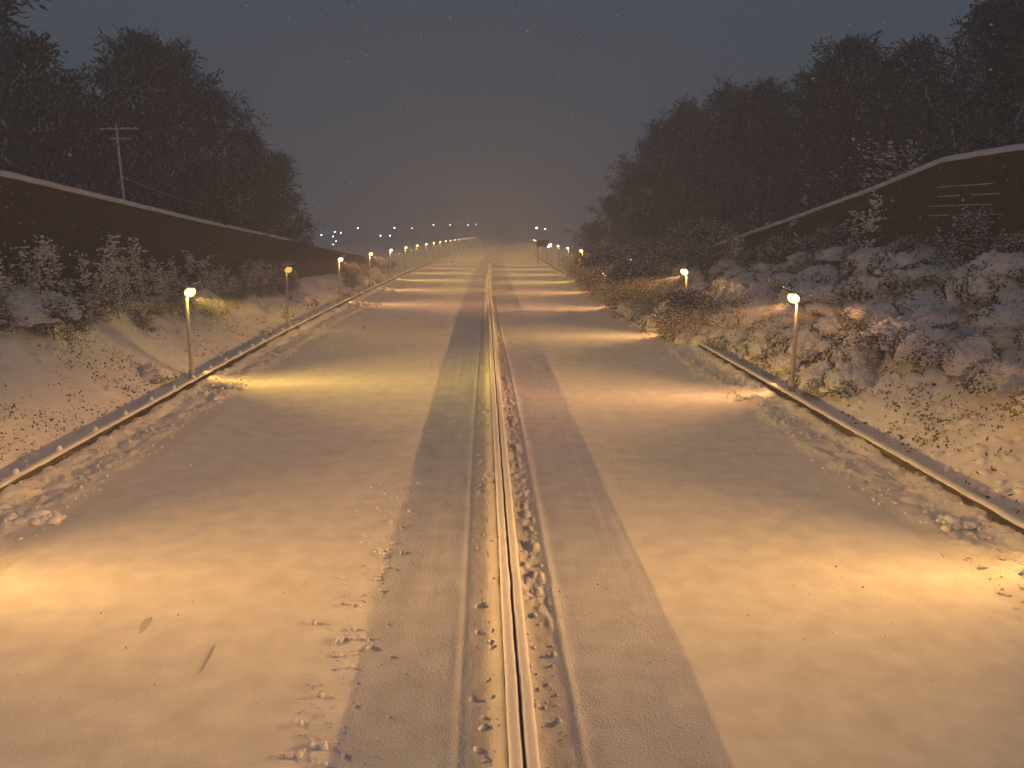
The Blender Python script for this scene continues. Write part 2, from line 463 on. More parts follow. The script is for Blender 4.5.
# ------------------------------------------------------------------ street lamps
def lamp_light(name, col, power):
    l = bpy.data.lights.new(name, 'POINT'); l.energy = power; l.color = col; l.shadow_soft_size = .07
    l.use_nodes = True
    nt = l.node_tree; em = next(n for n in nt.nodes if n.type == 'EMISSION')
    N = lambda op, a, b=None, c=None, clamp=False: _m(nt, op, a, b, c, clamp)
    tc = nt.nodes.new('ShaderNodeTexCoord'); sp = nt.nodes.new('ShaderNodeSeparateXYZ')
    nt.links.new(tc.outputs['Normal'], sp.inputs[0])
    x, y, z = sp.outputs
    down = N('MULTIPLY', z, -1.0)
    r = N('SQRT', N('ADD', N('ADD', N('MULTIPLY', x, x), N('MULTIPLY', y, y)), 1e-4))
    ca = N('DIVIDE', x, r)
    def ss(v, a, b):
        t = N('DIVIDE', N('SUBTRACT', v, a), b - a, clamp=True)
        return N('MULTIPLY', N('MULTIPLY', t, t), N('SUBTRACT', 3.0, N('MULTIPLY', t, 2.0)))
    fan = ss(ca, FAN[0], FAN[1])
    core = N('POWER', N('MAXIMUM', ca, 0.0), FAN[2])
    dc = N('MAXIMUM', down, .12)
    cut = ss(down, EL0, EL1)
    wide = N('MULTIPLY', N('ADD', N('MULTIPLY', fan, 1 - FAN[3]), SPILL), N('MULTIPLY', N('DIVIDE', .53, N('POWER', dc, 2.45)), cut))
    tight = N('MULTIPLY', N('MULTIPLY', core, FAN[3]), N('MULTIPLY', N('DIVIDE', 1.65, N('POWER', dc, 1.5)), cut))
    glow = N('MULTIPLY', N('ADD', fan, .12), UPL)
    nt.links.new(N('ADD', N('ADD', wide, tight), glow), em.inputs['Strength'])
    return l
def _m(nt, op, a, b=None, c=None, clamp=False):
    n = nt.nodes.new('ShaderNodeMath'); n.operation = op; n.use_clamp = clamp
    for i, v in enumerate((a, b, c)):
        if v is None: continue
        if isinstance(v, (int, float)): n.inputs[i].default_value = v
        else: nt.links.new(v, n.inputs[i])
    return n.outputs[0]
FAN = (.56, .92, 17.0, .56)
SPILL, EL0, EL1, UPL = .022, .02, .32, .38
POWER = 960.0
COLS = [(1, .49, .125), (1, .59, .10), (1, .455, .15)]
LIGHTS = [lamp_light('sodium_light_%d' % i, c, POWER) for i, c in enumerate(COLS)]
LIGHT_DIM = lamp_light('sodium_light_dim', (1, .58, .14), POWER * .07)

from mathutils import Matrix
def lamp_meshes():
    b = MB(); b.tube([(0, 0, -.6), (0, 0, .9), (0, 0, 4.05)], [.105, .095, .07], 10); pole = b.mesh('pole', M_pole, True)
    b = MB(); b.tube([(0, 0, -.6), (0, 0, .35), (0, 0, .42)], [.16, .155, .12], 10); collar = b.mesh('pole_base', M_pole, True)
    rot = Matrix.Rotation(R(-28), 3, 'Y')
    b = MB()
    sec = [(-.12, .05, .05), (.0, .11, .075), (.25, .14, .09), (.5, .11, .075), (.68, .05, .04)]
    V = []; F = []
    for xx, wy, hz in sec:
        for t in range(10):
            a = 2 * math.pi * t / 10
            q = rot @ Vector((xx, wy * math.cos(a), hz * math.sin(a))); V.append((q.x, q.y, q.z + 4.13))
    for i in range(len(sec) - 1):
        for t in range(10): F.append((i * 10 + t, i * 10 + (t + 1) % 10, (i + 1) * 10 + (t + 1) % 10, (i + 1) * 10 + t))
    F += [tuple(range(10))[::-1], tuple(40 + t for t in range(10))]
    b.add(V, F); head = b.mesh('lamp_head', M_head, True)
    V, F = ICO2
    V = V * np.array([.27, .235, .22]); c = rot @ Vector((.16, 0, -.09))
    V = V @ np.array(rot).T + np.array(c) + np.array([0, 0, 4.06])
    lenses = [mesh('lens', V, F, m, True) for m in M_lens + [M_lens_dim]]
    V, F = ICO2
    bulbs = [mesh('bulb', V * np.array([.20, .255, .175]) + np.array(c) + np.array([0, 0, 4.06]), F, m, True) for m in M_bulb]
    V, F = lumps(np.array([[.05 + .12 * i, 0, 4.22 + .062 * i] for i in range(6)]), np.array([.09, .11, .12, .12, .1, .07]), 3, rough=.2, flat=.6)
    cap = mesh('snow_cap', V, F, M_snow, True)
    return pole, collar, head, lenses, bulbs, cap
L_POLE, L_BASE, L_HEAD, L_LENS, L_BULB, L_CAP = lamp_meshes()
L_POLE_FAR = L_POLE.copy(); L_POLE_FAR.materials[0] = M_steel  # far poles coloured darker so they look unlit and sink into the haze
def lamp(u, y, rz, kind, label, group, name='street_lamp', sc_=1.0, full=True):
    x, yy, z = W(u, y)
    zt = float(drop(y)) + .25
    e = empty(name, (x, yy, zt), rz, label, 'street lamp', group)
    obj('pole', L_POLE if full else L_POLE_FAR, e)
    if full: obj('pole_base', L_BASE, e)
    h = obj('lamp_head', L_HEAD, e); obj('lens', L_LENS[kind], h)
    if kind != 3: obj('bulb', L_BULB[kind], h)
    if full: obj('snow_cap', L_CAP, h)
    lo = bpy.data.objects.new('lamp_light', LIGHT_DIM if kind == 3 else LIGHTS[kind]); COL.objects.link(lo); lo.parent = e
    lo.location = (.30, 0, 3.80)
    return e
ordn = ['first', 'second', 'third', 'fourth', 'fifth', 'sixth', 'seventh']
YL = [-4.5, 16.4, 38.5, 58.0, 79.0, 99.5, 120]
YR = [-4, 16.2, 34.6, 54.0, 74, 94, 114]
while YL[-1] < 400: YL.append(YL[-1] + 20.5)
while YR[-1] < 270: YR.append(YR[-1] + 20.5)
LL = {0: (1, None), 1: (0, None), 2: (1, 'bright yellow street lamp on a cream pole, nearest in view on the left verge'),
      3: (3, 'dim yellow street lamp with a snow choked lens between two brighter left lamps'),
      4: (2, 'orange street lamp on a thin pole where the left wall runs out'),
      5: (0, 'small amber street lamp just past the low end of the left wall'),
      6: (1, 'small amber street lamp beyond the wall, next after the one at its low end')}
for i, y in enumerate(YL):
    k, lab = LL.get(i, (i % 3, 'tiny amber lamp in the hazy far row along the left verge'))
    grp = 'street lamps along the left verge' if i < 7 else 'far street lamps along the left verge'
    lamp(LAMP_L, y, random.uniform(-.05, .05), k, lab or 'street lamp by the left rail out of the picture', grp, full=y < 130)
LR = {0: (2, None), 1: (0, None), 2: (2, 'bright street lamp on a thin pole among snowy brambles, nearest on the right'),
      3: (0, 'brilliant street lamp half sunk in snowy shrubs, second from the camera on the right'),
      4: (2, 'street lamp behind the right bank shrubs, only glints showing through twigs'),
      5: (0, 'hidden street lamp behind the right thicket lighting a streak of road'),
      6: (1, 'small yellow street lamp at the foot of the dark right hand wood')}
for i, y in enumerate(YR):
    k, lab = LR.get(i, ((i + 1) % 3, 'tiny pale lamp in the hazy far row along the right verge'))
    grp = 'street lamps along the right verge' if i < 7 else 'far street lamps along the right verge'
    lamp(LAMP_R, y, math.pi + random.uniform(-.05, .05), k, lab or 'street lamp by the right rail out of the picture', grp, full=y < 130)

# cool white lamps and the sign far down the road
def cool_lamp(x, y, ztop, rad, m, label, group, zg=None):
    zg = float(height(x - bend(y), y)) if zg is None else zg
    e = empty('town_lamp', (x, y, zg), 0, label, 'lamp', group)
    h = ztop - zg
    b = MB(); b.tube([(0, 0, -.5), (0, 0, h)], [.10, .06], 6); obj('pole', b.mesh('pole', M_dark), e)
    V, F = ICO1
    obj('lens', mesh('lens', V * rad * np.array([1, .6, .7]) + np.array([0, -.1, h]), F, m, True), e)
TOWN = [(-73.85, 1.6), (-67.71, 2.9), (-65.03, 2.45), (-68.7, .89), (-67.43, -1.12), (-68.88, -2.6), (-57.3, 4.67), (-47.27, 1.24), (-42.97, 1.3), (-40.8, 4.67), (-32.94, 4.67), (-23.14, 6.0), (-15.71, 6.1), (-7.68, 6.0), (-3.92, 6.1)]
for i, (x, z) in enumerate(TOWN):
    lab = ('pale lamp of the small town cluster above the low end of the left wall' if i < 6 else
           'blue white lamp in the loose row right of the town cluster' if i < 11 else
           'faint lamp high in the haze over the far end of the road')
    cool_lamp(x, 380, z, .42 if i < 10 else .30, M_town, lab, ['lamps of the far town', 'lamps right of the far town', 'faint lamps over the road end'][0 if i < 6 else 1 if i < 11 else 2], zg=-7.0)
cool_lamp(13.6, 180, 2.35, .50, M_cool, 'brightest icy white lamp beside the dark sign at the road end', None)
cool_lamp(18.56, 300, 5.25, .55, M_cool, 'turquoise lamp high above the dark sign, left of a dimmer one', None)
cool_lamp(22.36, 310, 4.81, .38, M_cool, 'dim turquoise lamp to the right of the brighter turquoise one', None)
e = empty('road_sign', (11.9, 175, float(drop(175))), 0, 'dark rectangular sign back on two posts at the far right roadside', 'road sign')
b = MB(); b.box((0, 0, 4.55), (2.5, .12, 1.35)); obj('sign_panel', b.mesh('sign_panel', M_dark), e)
for s in (-1, 1):
    b = MB(); b.tube([(s * .9, .12, -.5), (s * .9, .12, 5.1)], .07, 8); obj('post', b.mesh('post', M_dark), e)

# poles behind the walls
def crossarm_pole(x, y, z0, z1, arms, label, tilt=0):
    e = empty('utility_pole', (x, y, z0), 0, label, 'pole'); e.rotation_euler = (0, R(tilt), 0)
    h = z1 - z0
    b = MB(); b.tube([(0, 0, 0), (0, 0, h)], [.085, .06], 8); obj('pole', b.mesh('pole', M_pole), e)
    for a, w in arms:
        b = MB(); b.box((.15, 0, h - a), (w, .06, .06)); c = obj('crossarm', b.mesh('crossarm', M_pole), e)
        V, F = lumps(np.array([[.15 - w / 2 + w * (k + .5) / 6, 0, h - a + .04] for k in range(6)]), np.full(6, w / 22), 2, flat=.35)
        obj('snow_cap', mesh('snow_cap', V, F, M_snow, True), c)
crossarm_pole(-21.45, 50, 4.0, 13.0, [(.25, 2.2), (.8, 1.2)], 'taller thin pole with two crossarms in front of the left trees', -1)
crossarm_pole(-21.75, 74, 2.0, 10.2, [(.8, 2.6), (2.4, 2.2)], 'smaller faint pole with crossarms beyond the low part of the left wall')
e = empty('overhead_wire', (-21.4, 50, 10.0), 0, 'snow covered wire sagging between the two poles behind the left wall', 'wire')
b = MB(); n = 14
A = Vector((0, 0, 0)); B = Vector((-.3, 24, -1.3))
b.tube([A.lerp(B, k / n) + Vector((0, 0, -.45 * 4 * (k / n) * (1 - k / n))) for k in range(n + 1)], .018, 5); obj('cable', b.mesh('cable', M_twig_snow), e)
e = empty('lamp_post', (28.3, 45, 6), 0, 'unlit post with a slanting arm at the right picture edge above the wall', 'post')
b = MB(); b.tube([(0, 0, 0), (-.1, 0, 6.6)], [.1, .07], 8); obj('pole', b.mesh('pole', M_steel), e)
b = MB(); b.tube([(-.35, 0, 6.45), (.0, 0, 7.2), (.18, 0, 7.75)], [.07, .06, .05], 8); obj('arm', b.mesh('arm', M_steel), e)
b = MB(); b.box((.45, 0, 7.72), (.6, .2, .12)); obj('lamp_head', b.mesh('lamp_head', M_steel), e)

# ------------------------------------------------------------------ trees
def tree_meshes(seed, H=16., spread=.30, nl=30, ns=9, nt=15, snow=1.0, low=.12, droop=.5, cush=0):
    r = np.random.default_rng(seed)
    b = MB()
    lean = r.normal(size=2) * .02 * H
    def trunk(t): return np.array([lean[0] * t * t, lean[1] * t * t, H * t * .93])
    b.tube([trunk(t) + np.array([0, 0, -.8 if t == 0 else 0]) for t in (0, .15, .4, .65, .85, 1)], [H * q for q in (.018, .0145, .011, .007, .004, .001)], 8)
    tw = [[], [], []]; wid = []
    leafC = []; leafA = []; sn = []
    snC = []; snA = []
    for i in range(nl):
        t = low + (.97 - low) * (i + r.random()) / nl
        prof = (math.sin(math.pi * min(1, (t - low + .10) / (1.06 - low)) ** .75)) ** .7
        L = H * spread * prof * (.7 + .55 * r.random()) + .4
        az = i * 2.4 + r.normal() * .4; el = .35 + .8 * t + r.normal() * .15
        p = trunk(t * .96); d = np.array([math.cos(az) * math.cos(el), math.sin(az) * math.cos(el), math.sin(el)])
        q = [p]
        for k in range(4):
            d = d + r.normal(size=3) * .13 + np.array([0, 0, .03]); d /= np.linalg.norm(d)
            q.append(q[-1] + d * L / 4)
        rr = H * .0045 * (1.15 - t)
        b.tube(q, [rr * 1.2 + .01, rr, rr * .75, rr * .5, rr * .2], 5, cap=False)
        q = np.array(q)
        for j in range(ns):
            f = .18 + .82 * (j + r.random()) / ns
            a = f * 4; k = min(3, int(a)); p0 = q[k] + (q[k + 1] - q[k]) * (a - k)
            dd = (q[k + 1] - q[k]) / np.linalg.norm(q[k + 1] - q[k]) + r.normal(size=3) * .75; dd /= np.linalg.norm(dd)
            sl = L * (.42 - .2 * f) * (.6 + .8 * r.random()) + .35
            p1 = p0 + dd * sl * .5; dd2 = dd + r.normal(size=3) * .25 + np.array([0, 0, -.12]); p2 = p1 + dd2 / np.linalg.norm(dd2) * sl * .5
            tw[0].append(p0); tw[1].append(p1); tw[2].append(p2); wid.append(.035)
            m = nt
            ff = r.random(m)[:, None]
            s0 = np.where(ff < .5, p0 + (p1 - p0) * ff * 2, p1 + (p2 - p1) * (ff * 2 - 1))
            sd = dd[None] * .6 + r.normal(size=(m, 3)) * .7; sd /= np.linalg.norm(sd, axis=1)[:, None]
            ln = (.35 + .75 * r.random(m))[:, None]
            s1 = s0 + sd * ln * .55; s2 = s1 + (sd + np.array([0, 0, -droop])) * ln * .5
            for x0, x1, x2 in zip(s0, s1, s2): tw[0].append(x0); tw[1].append(x1); tw[2].append(x2); wid.append(.016 + .012 * r.random())
            leafC.append(np.concatenate([s1, s2])); leafA.append(np.concatenate([sd, sd]) * (.10 + .16 * r.random(2 * m))[:, None])
            ks = r.random(m) < .5 * snow
            if ks.any(): snC.append(s1[ks] + np.array([0, 0, .04])); snA.append(sd[ks] * ln[ks] * .36)
            snC.append(((p0 + p1) / 2)[None] + np.array([[0, 0, .05]])); snA.append(((p1 - p0) / 2)[None] * 1.0)
    twm = strips(np.array(tw[0]), np.array(tw[1]), np.array(tw[2]), np.array(wid), r)
    C = np.concatenate(leafC); A = np.concatenate(leafA)
    Bx = np.cross(A, rdir(len(A), r)); Bx /= np.linalg.norm(Bx, axis=1)[:, None] + 1e-9
    lf = cards(C, A, Bx * (.04 + .05 * r.random(len(A)))[:, None])
    C = np.concatenate(snC); A = np.concatenate(snA)
    S = np.cross(A, np.array([0, 0, 1.0])[None]); S /= np.linalg.norm(S, axis=1)[:, None] + 1e-9
    sn = cards(C, A, S * (.020 + .035 * r.random(len(A)))[:, None])
    if cush:
        kk = r.integers(len(C), size=cush)
        sn = lumps(C[kk] + np.array([0, 0, .02]), (.035 + .085 * r.random(cush) ** 2) * np.ones(cush), seed, rough=.35, flat=.75)
    return b.mesh('trunk', M_bark, True), mesh('crown', *join([twm, lf]), M_twig), mesh('snow', *sn, M_snow_bank if cush else M_twig_snow, bool(cush))

TREES = [tree_meshes(100 + i, spread=sp, nl=nl) for i, (sp, nl) in enumerate([(.27, 34), (.33, 34), (.24, 32), (.30, 36), (.36, 32)])]
BUSH = [tree_meshes(200 + i, H=5, spread=.52, nl=16, ns=7, nt=9, snow=2.4, low=.04, droop=.7, cush=2600) for i in range(3)]
TH = [0.0] * 5
for i, t in enumerate(TREES):
    co = np.empty(len(t[1].vertices) * 3, np.float32); t[1].vertices.foreach_get('co', co); TH[i] = co[2::3].max()

def tree(x, y, z0, ztop, var, label, group, wide=1.0, name='bare_tree', lib=None, hv=None, cat='tree'):
    t = (lib or TREES)[var]; h = hv or TH[var]
    if lib is None: ztop = 1.05 * ztop
    s = (ztop - z0) / h
    e = empty(name, (x, y, z0), random.uniform(0, 6.28), label, cat, group)
    e.scale = (s * wide, s * wide, s)
    obj('trunk', t[0], e); c = obj('crown', t[1], e); tag(obj('snow', t[2], c), kind='stuff')
    return e
# left wood: (x, y, ztop, variant, width, label)
LEFT = [(-30.5, 50, 22.8, 1, 1.1, 'tall bare tree cut by the left picture edge behind the wall'),
        (-28.0, 54, 18.2, 3, 1.0, 'bare tree with a rounded top, second from the left edge'),
        (-28.5, 61, 15.8, 4, 1.0, 'lower bare tree in the dip between the left edge trees and the tall one'),
        (-25.2, 62, 20.2, 0, .95, 'tallest tree of the left wood, with a narrow upright top'),
        (-23.8, 67, 20.4, 3, .95, 'tall bare tree right beside the narrow topped one in the left wood'),
        (-23.6, 73, 18.3, 1, .9, 'bare tree on the falling right shoulder of the left wood'),
        (-23.2, 80, 15.6, 2, 1.1, 'lower bare tree near the right end of the left wood'),
        (-21.7, 88, 14.2, 0, 1.0, 'last small rounded tree closing the left wood on its right'),
        (-24.5, 92, 12.5, 3, 1.1, 'squat tree half hidden behind the last tree of the left wood')]
for x, y, zt, v, w, lab in LEFT:
    tree(x, y, 3.2 if y < 75 else 1.8, zt, v, lab, 'bare trees behind the left wall', w)
for k, (x, y, zt, v) in enumerate([(-33, 66, 17, 2), (-36, 58, 18, 4), (-31, 76, 17.0, 4), (-29, 86, 14, 1), (-40, 72, 18, 0)]):
    tree(x, y, 3, zt, v, 'dark bare tree of the second row, showing only through gaps in the left wood', 'second row of the left wood', 1.15)
RIGHT = [(30.0, 44, 21.2, 1, 1.1, 'tallest bare tree at the right picture edge above the wall'),
         (29.5, 50, 20.3, 4, 1.0, 'broad bare tree second from the right picture edge'),
         (28.6, 57, 19.0, 3, 1.0, 'bare tree with a flat top, third from the right edge'),
         (26.2, 61, 20.0, 0, .95, 'tree with a narrow upright top rising above the middle of the right wood'),
         (26.3, 68, 19.6, 1, .9, 'tree just left of the narrow topped one in the right wood'),
         (25.0, 76, 19.4, 3, 1.0, 'tree left of a notch in the skyline of the right wood'),
         (23.2, 82, 20.2, 4, .9, 'broad tree forming the left hump of the right wood'),
         (21.6, 90, 19.8, 1, .9, 'tree on the left shoulder of the right wood'),
         (20.4, 99, 18.6, 3, .9, 'tree lower on the left slope of the right wood'),
         (19.8, 110, 15.2, 4, .9, 'small tree near the left end of the right wood'),
         (18.6, 122, 11.2, 1, 1.1, 'low bushy tree next to last at the left end of the right wood'),
         (17.6, 138, 7.4, 4, 1.3, 'lowest bushy tree ending the right wood by the road')]
for x, y, zt, v, w, lab in RIGHT:
    tree(x, y, float(height(x - bend(y), y)) - .3 if y > 76 else 4.0, zt, v, lab, 'bare trees of the right wood', w)
for k, (x, y, zt, v) in enumerate([(35, 58, 20, 2), (33, 68, 20, 0), (31, 78, 19, 2), (29, 88, 19, 0), (27, 100, 18, 2), (25, 113, 14.5, 0), (24, 128, 11.5, 3), (22.5, 145, 8, 2), (40, 50, 21, 3), (22, 165, 6.5, 1)]):
    tree(x, y, 3, zt, v, 'dark bare tree of the second row, filling gaps in the right wood', 'second row of the right wood', 1.15)

BH = 0
for t in BUSH:
    co = np.empty(len(t[1].vertices) * 3, np.float32); t[1].vertices.foreach_get('co', co); BH = max(BH, co[2::3].max())
def bush(u, y, h, var, label, group, wide=1.0, sink=.2):
    x, yy, z = W(u, y)
    return tree(x, yy, z - sink, z - sink + h, var, label, group, wide, 'snow_dusted_shrub', BUSH, BH, 'shrub')
# scrub below the right wood, down to the road
rb = np.random.default_rng(21)
k = 0
for y, u, h in [(72, 15.2, 3.2), (76, 17.2, 4.2), (80, 14.8, 3.4), (84, 17.5, 5.0), (88, 15.0, 3.6), (93, 17.0, 5.0), (97, 14.6, 3.4), (103, 16.4, 4.8), (109, 14.8, 3.4), (116, 16.2, 4.6), (124, 15.0, 3.6), (133, 16.0, 4.0), (143, 15.0, 3.4), (155, 15.8, 3.6),
                (66, 11.9, 5.0), (70.5, 12.4, 5.6), (86, 11.9, 5.6), (90.5, 12.4, 6.0), (51.8, 12.35, 3.9), (49.5, 13.2, 2.6), (57, 12.9, 2.6), (60, 12.7, 3.2), (63.5, 12.5, 3.8), (67, 12.3, 4.8), (70, 12.1, 4.9), (73, 12.0, 3.2), (78, 12.2, 3.6), (82, 12.2, 4.4), (86, 12.1, 5.0), (90, 12.0, 4.8), (98, 12.3, 3.8), (104, 12.2, 4.2), (109, 12.4, 4.0), (119, 12.6, 3.0), (128, 13.9, 3.0), (138, 13.9, 3.0), (150, 14.2, 3.0),
                (68, 17.6, 3.6), (72, 19.8, 4.5), (79, 20.5, 5.2), (87, 20.0, 5.5), (60, 14.6, 2.2), (64, 15.2, 2.6)]:
    bush(u, y, h, k % 3, 'twiggy snow dusted shrub in the brown scrub at the foot of the right wood', 'shrubs at the foot of the right wood', 1.0 + .3 * rb.random()); k += 1
# the pale shrub standing above the right wall

# ------------------------------------------------------------------ snow laden brambles
def mound_meshes(seed, rx=1.6, rz=1.1, leafn=620, lumpn=430):
    r = np.random.default_rng(seed)
    nth, nph = 90, 34
    th = np.linspace(0, 2 * math.pi, nth, endpoint=False); ph = np.linspace(0, 1, nph)
    T, Pp = np.meshgrid(th, ph)
    def surf(T, Pp):
        a = Pp * math.pi / 2 * 1.06
        n1 = fbm(np.cos(T) * 1.4 * Pp + seed, np.sin(T) * 1.4 * Pp, seed, 3)
        n2 = np.abs(fbm(np.cos(T) * 4.5 * Pp + seed, np.sin(T) * 4.5 * Pp + 2.2 * a, seed + 5, 3))
        n3 = np.abs(fbm(np.cos(T) * 9 * Pp, np.sin(T) * 9 * Pp + 5 * a, seed + 9, 3))
        rad = 1 + .75 * n1 + .55 * n2 + .45 * n3
        return np.stack([rx * np.sin(a) * np.cos(T) * rad, rx * np.sin(a) * np.sin(T) * rad, rz * np.cos(a) * rad * (1 + .3 * n1) - .12], -1)
    V = surf(T, Pp).reshape(-1, 3)
    i = (np.arange(nph - 1)[:, None] * nth + np.arange(nth)[None]); j = (np.arange(nph - 1)[:, None] * nth + (np.arange(nth)[None] + 1) % nth)
    F = np.stack([i, j, j + nth, i + nth], -1).reshape(-1, 4)
    # snow sits in cushions on the dark tangle, thinner low down and in the gaps
    m = lumpn * 4
    tt = r.random(m) * 6.28; pp = np.sqrt(r.random(m))
    den = fbm(np.cos(tt) * 2.2 * pp + 4, np.sin(tt) * 2.2 * pp + seed, seed + 7, 3) - .30 * np.maximum(0, pp - .5) + .30 * r.random(m)
    kp = np.argsort(-den)[:lumpn]
    C = surf(tt[kp], pp[kp]); q = .03 + .11 * r.random(lumpn) ** 2
    lv, lf = lumps(C + np.array([0, 0, .04]), q, seed, rough=.30, flat=.7)
    Fl = [tuple(f) for f in F] + [tuple(f + len(V)) for f in lf]
    snow = mesh('snow_cover', np.concatenate([V, lv]), Fl, M_snow_bank, True)
    m = leafn * 3
    tt = r.random(m) * 6.28; pp = np.sqrt(r.random(m))
    den = fbm(np.cos(tt) * 2.6 * pp + 9, np.sin(tt) * 2.6 * pp + seed, seed + 2, 3) + .38 * (pp - .55) + .30 * r.random(m)
    keep = np.argsort(-den)[:leafn]
    C = surf(tt[keep], pp[keep]); C = C * (1 + .05 * r.random((leafn, 1))) + np.array([0, 0, .02])
    A = rdir(leafn, r); B = np.cross(A, rdir(leafn, r)); B /= np.linalg.norm(B, axis=1)[:, None]
    sz = (.035 + .06 * r.random(leafn))[:, None]
    lv, lf = cards(C, A * sz, B * sz * .6)
    leaves = mesh('foliage', lv, lf, M_leaf)
    n = 46
    tt = r.random(n) * 6.28; pp = .3 + .7 * r.random(n)
    P0 = surf(tt, pp) * .93; d = P0 * .35 + np.array([0, 0, .35]) + r.normal(size=(n, 3)) * .25
    st = strips(P0, P0 + d * .6, P0 + d * np.array([1.1, 1.1, .7]) * (.6 + .6 * r.random((n, 1))), .014, r)
    stems = mesh('tangle', *st, M_stem)
    return snow, leaves, stems
MOUND = [mound_meshes(300 + i, rx, rz, lf) for i, (rx, rz, lf) in enumerate([(1.6, 1.0, 1250), (1.3, 1.2, 1450), (1.9, .95, 1200), (1.1, .8, 950), (1.5, 1.3, 1700)])]
def mound(u, y, s, var, label, group, rz=None):
    x, yy, z = W(u, y)
    e = empty('snow_laden_bramble', (x, yy, z - .12 * s), random.uniform(0, 6.28), label, 'bramble', group)
    e.scale = (s, s, s * random.uniform(.65, 1.05))
    t = MOUND[var]
    obj('snow_cover', t[0], e); tag(obj('foliage', t[1], e), kind='stuff'); tag(obj('tangle', t[2], e), kind='stuff')
    return e
def band(u, y):
    if y > 46: return 'snowy bramble mound overhanging the right guardrail, far side of the first right lamp', 'brambles past the first right lamp'
    if u > 18: return 'high snowy bramble mound close under the right wall', 'brambles under the right wall'
    if u > 15.4: return 'snowy bramble mound half way up the right bank', 'brambles half way up the right bank'
    return 'snowy bramble mound speckled with dead leaves low on the right bank', 'brambles low on the right bank'
rm = np.random.default_rng(5)
placed = []
tries = 0
while len(placed) < 115 and tries < 4000:
    tries += 1
    y = 20 + 52 * rm.random(); u = 13.9 + 6.0 * rm.random()
    if y < 31 and (u < 15.6 or rm.random() < .3): continue
    if y > 44: u -= .7 * min(1, (y - 44) / 8)
    if abs(y - 34.6) < 2.2 and u < 14.4: continue
    if any((u - a) ** 2 + ((y - b) * .75) ** 2 < 1.0 ** 2 for a, b in placed): continue
    placed.append((u, y))
    lab, grp = band(u, y)
    s = .5 + .5 * rm.random()
    if y > 46: s *= 1.15
    mound(u, y, s, int(rm.integers(5)), lab, grp)
for u, y, s, v, lab in [(13.7, 33.2, .55, 4, 'small brightly lit bramble tuft at the foot of the first right lamp'),
                        (13.9, 37.4, .75, 1, 'glowing bramble mound just behind the first right lamp'),
                        (13.5, 51.6, .9, 4, 'bright bramble mound under the second right lamp'),
                        (19.4, 41, 1.1, 1, 'tallest white bramble heap climbing the right wall')]:
    mound(u, y, s, v, lab, None)
for u, y, s, v, lab in [(-15.2, 36.4, .50, 4, 'small dark leaved bramble tuft at the foot of the nearest left lamp'),
                        (-15.6, 42.6, .42, 3, 'low dark tuft on the left bank just behind the nearest left lamp'),
                        (-14.9, 54, .38, 3, 'dark leafy tuft beside the left rail before the dim lamp'),
                        (-16.0, 62, .8, 1, 'snowy bush on the left bank right behind the dim lamp'),
                        (-18.3, 53, .8, 4, 'snowy bush under the left wall between the nearest and the dim lamp'),
                        (-16.5, 72, .9, 1, 'snowy bush under the left wall before the third lamp'),
                        (-15.6, 88, 1.0, 2, 'snowy bush beside the low end of the left wall'),
                        (-15.8, 103, 1.0, 1, 'snowy bush on the left verge past the low end of the wall'),
                        (-15.4, 111, 1.0, 4, 'farther snowy bush on the left verge past the low end of the wall'),
                        (-19.3, 34.2, 1.15, 2, 'big pale snow clump leaning on the wall at the left picture edge')]:
    mound(u, y, s, v, lab, None)
for k in range(17):
    y = 30 + 3.0 * k + rm.random(); u = -18.9 + 1.1 * rm.random()
    bush(u, y, 1.1 + 1.1 * rm.random(), k % 3, 'dark snow flecked bush in the hedge along the foot of the left wall', 'hedge of bushes under the left wall', .9 + .3 * rm.random(), .35)
for k in range(9):
    y = 30 + 4.2 * k + rm.random(); u = 19.2 + .9 * rm.random() - max(0, y - 50) * .05
    bush(u, y, 1.5 + 1.6 * rm.random(), k % 3, 'dark snow flecked bush in the hedge along the foot of the right wall', 'hedge of bushes under the right wall', .9 + .3 * rm.random(), .35)

for u, y, s, v in [(13.0, 48.0, .7, 4), (12.6, 50.5, .8, 1), (12.3, 52.3, .9, 0), (12.3, 56.2, 1.0, 4), (12.2, 59.5, 1.0, 2), (12.1, 63, 1.05, 1), (12.0, 66, 1.1, 4)]:
    mound(u, y, s, v, 'snowy bramble mound hanging over and hiding the right guardrail', 'brambles hiding the right guardrail')
tree(23.0, 47.5, 6.6, 12.3, 1, 'pale rounded shrub thick with snow standing above the right wall', None, 1.25, 'snow_dusted_shrub', BUSH, BH, 'shrub')
for k, (u, y, h) in enumerate([(-18.6, 112, 2.6), (-17.2, 116, 2.2), (-16.6, 122, 2.4), (-16.2, 129, 2.0), (-15.9, 137, 2.2), (-17.8, 126, 2.8), (-15.6, 93, 1.6), (-16.4, 99, 2.2), (-17.5, 106, 2.4)]):
    bush(u, y, h, k % 3, 'snow dusted shrub in the scrub around the low end of the left wall', 'shrubs around the end of the left wall', 1.2)
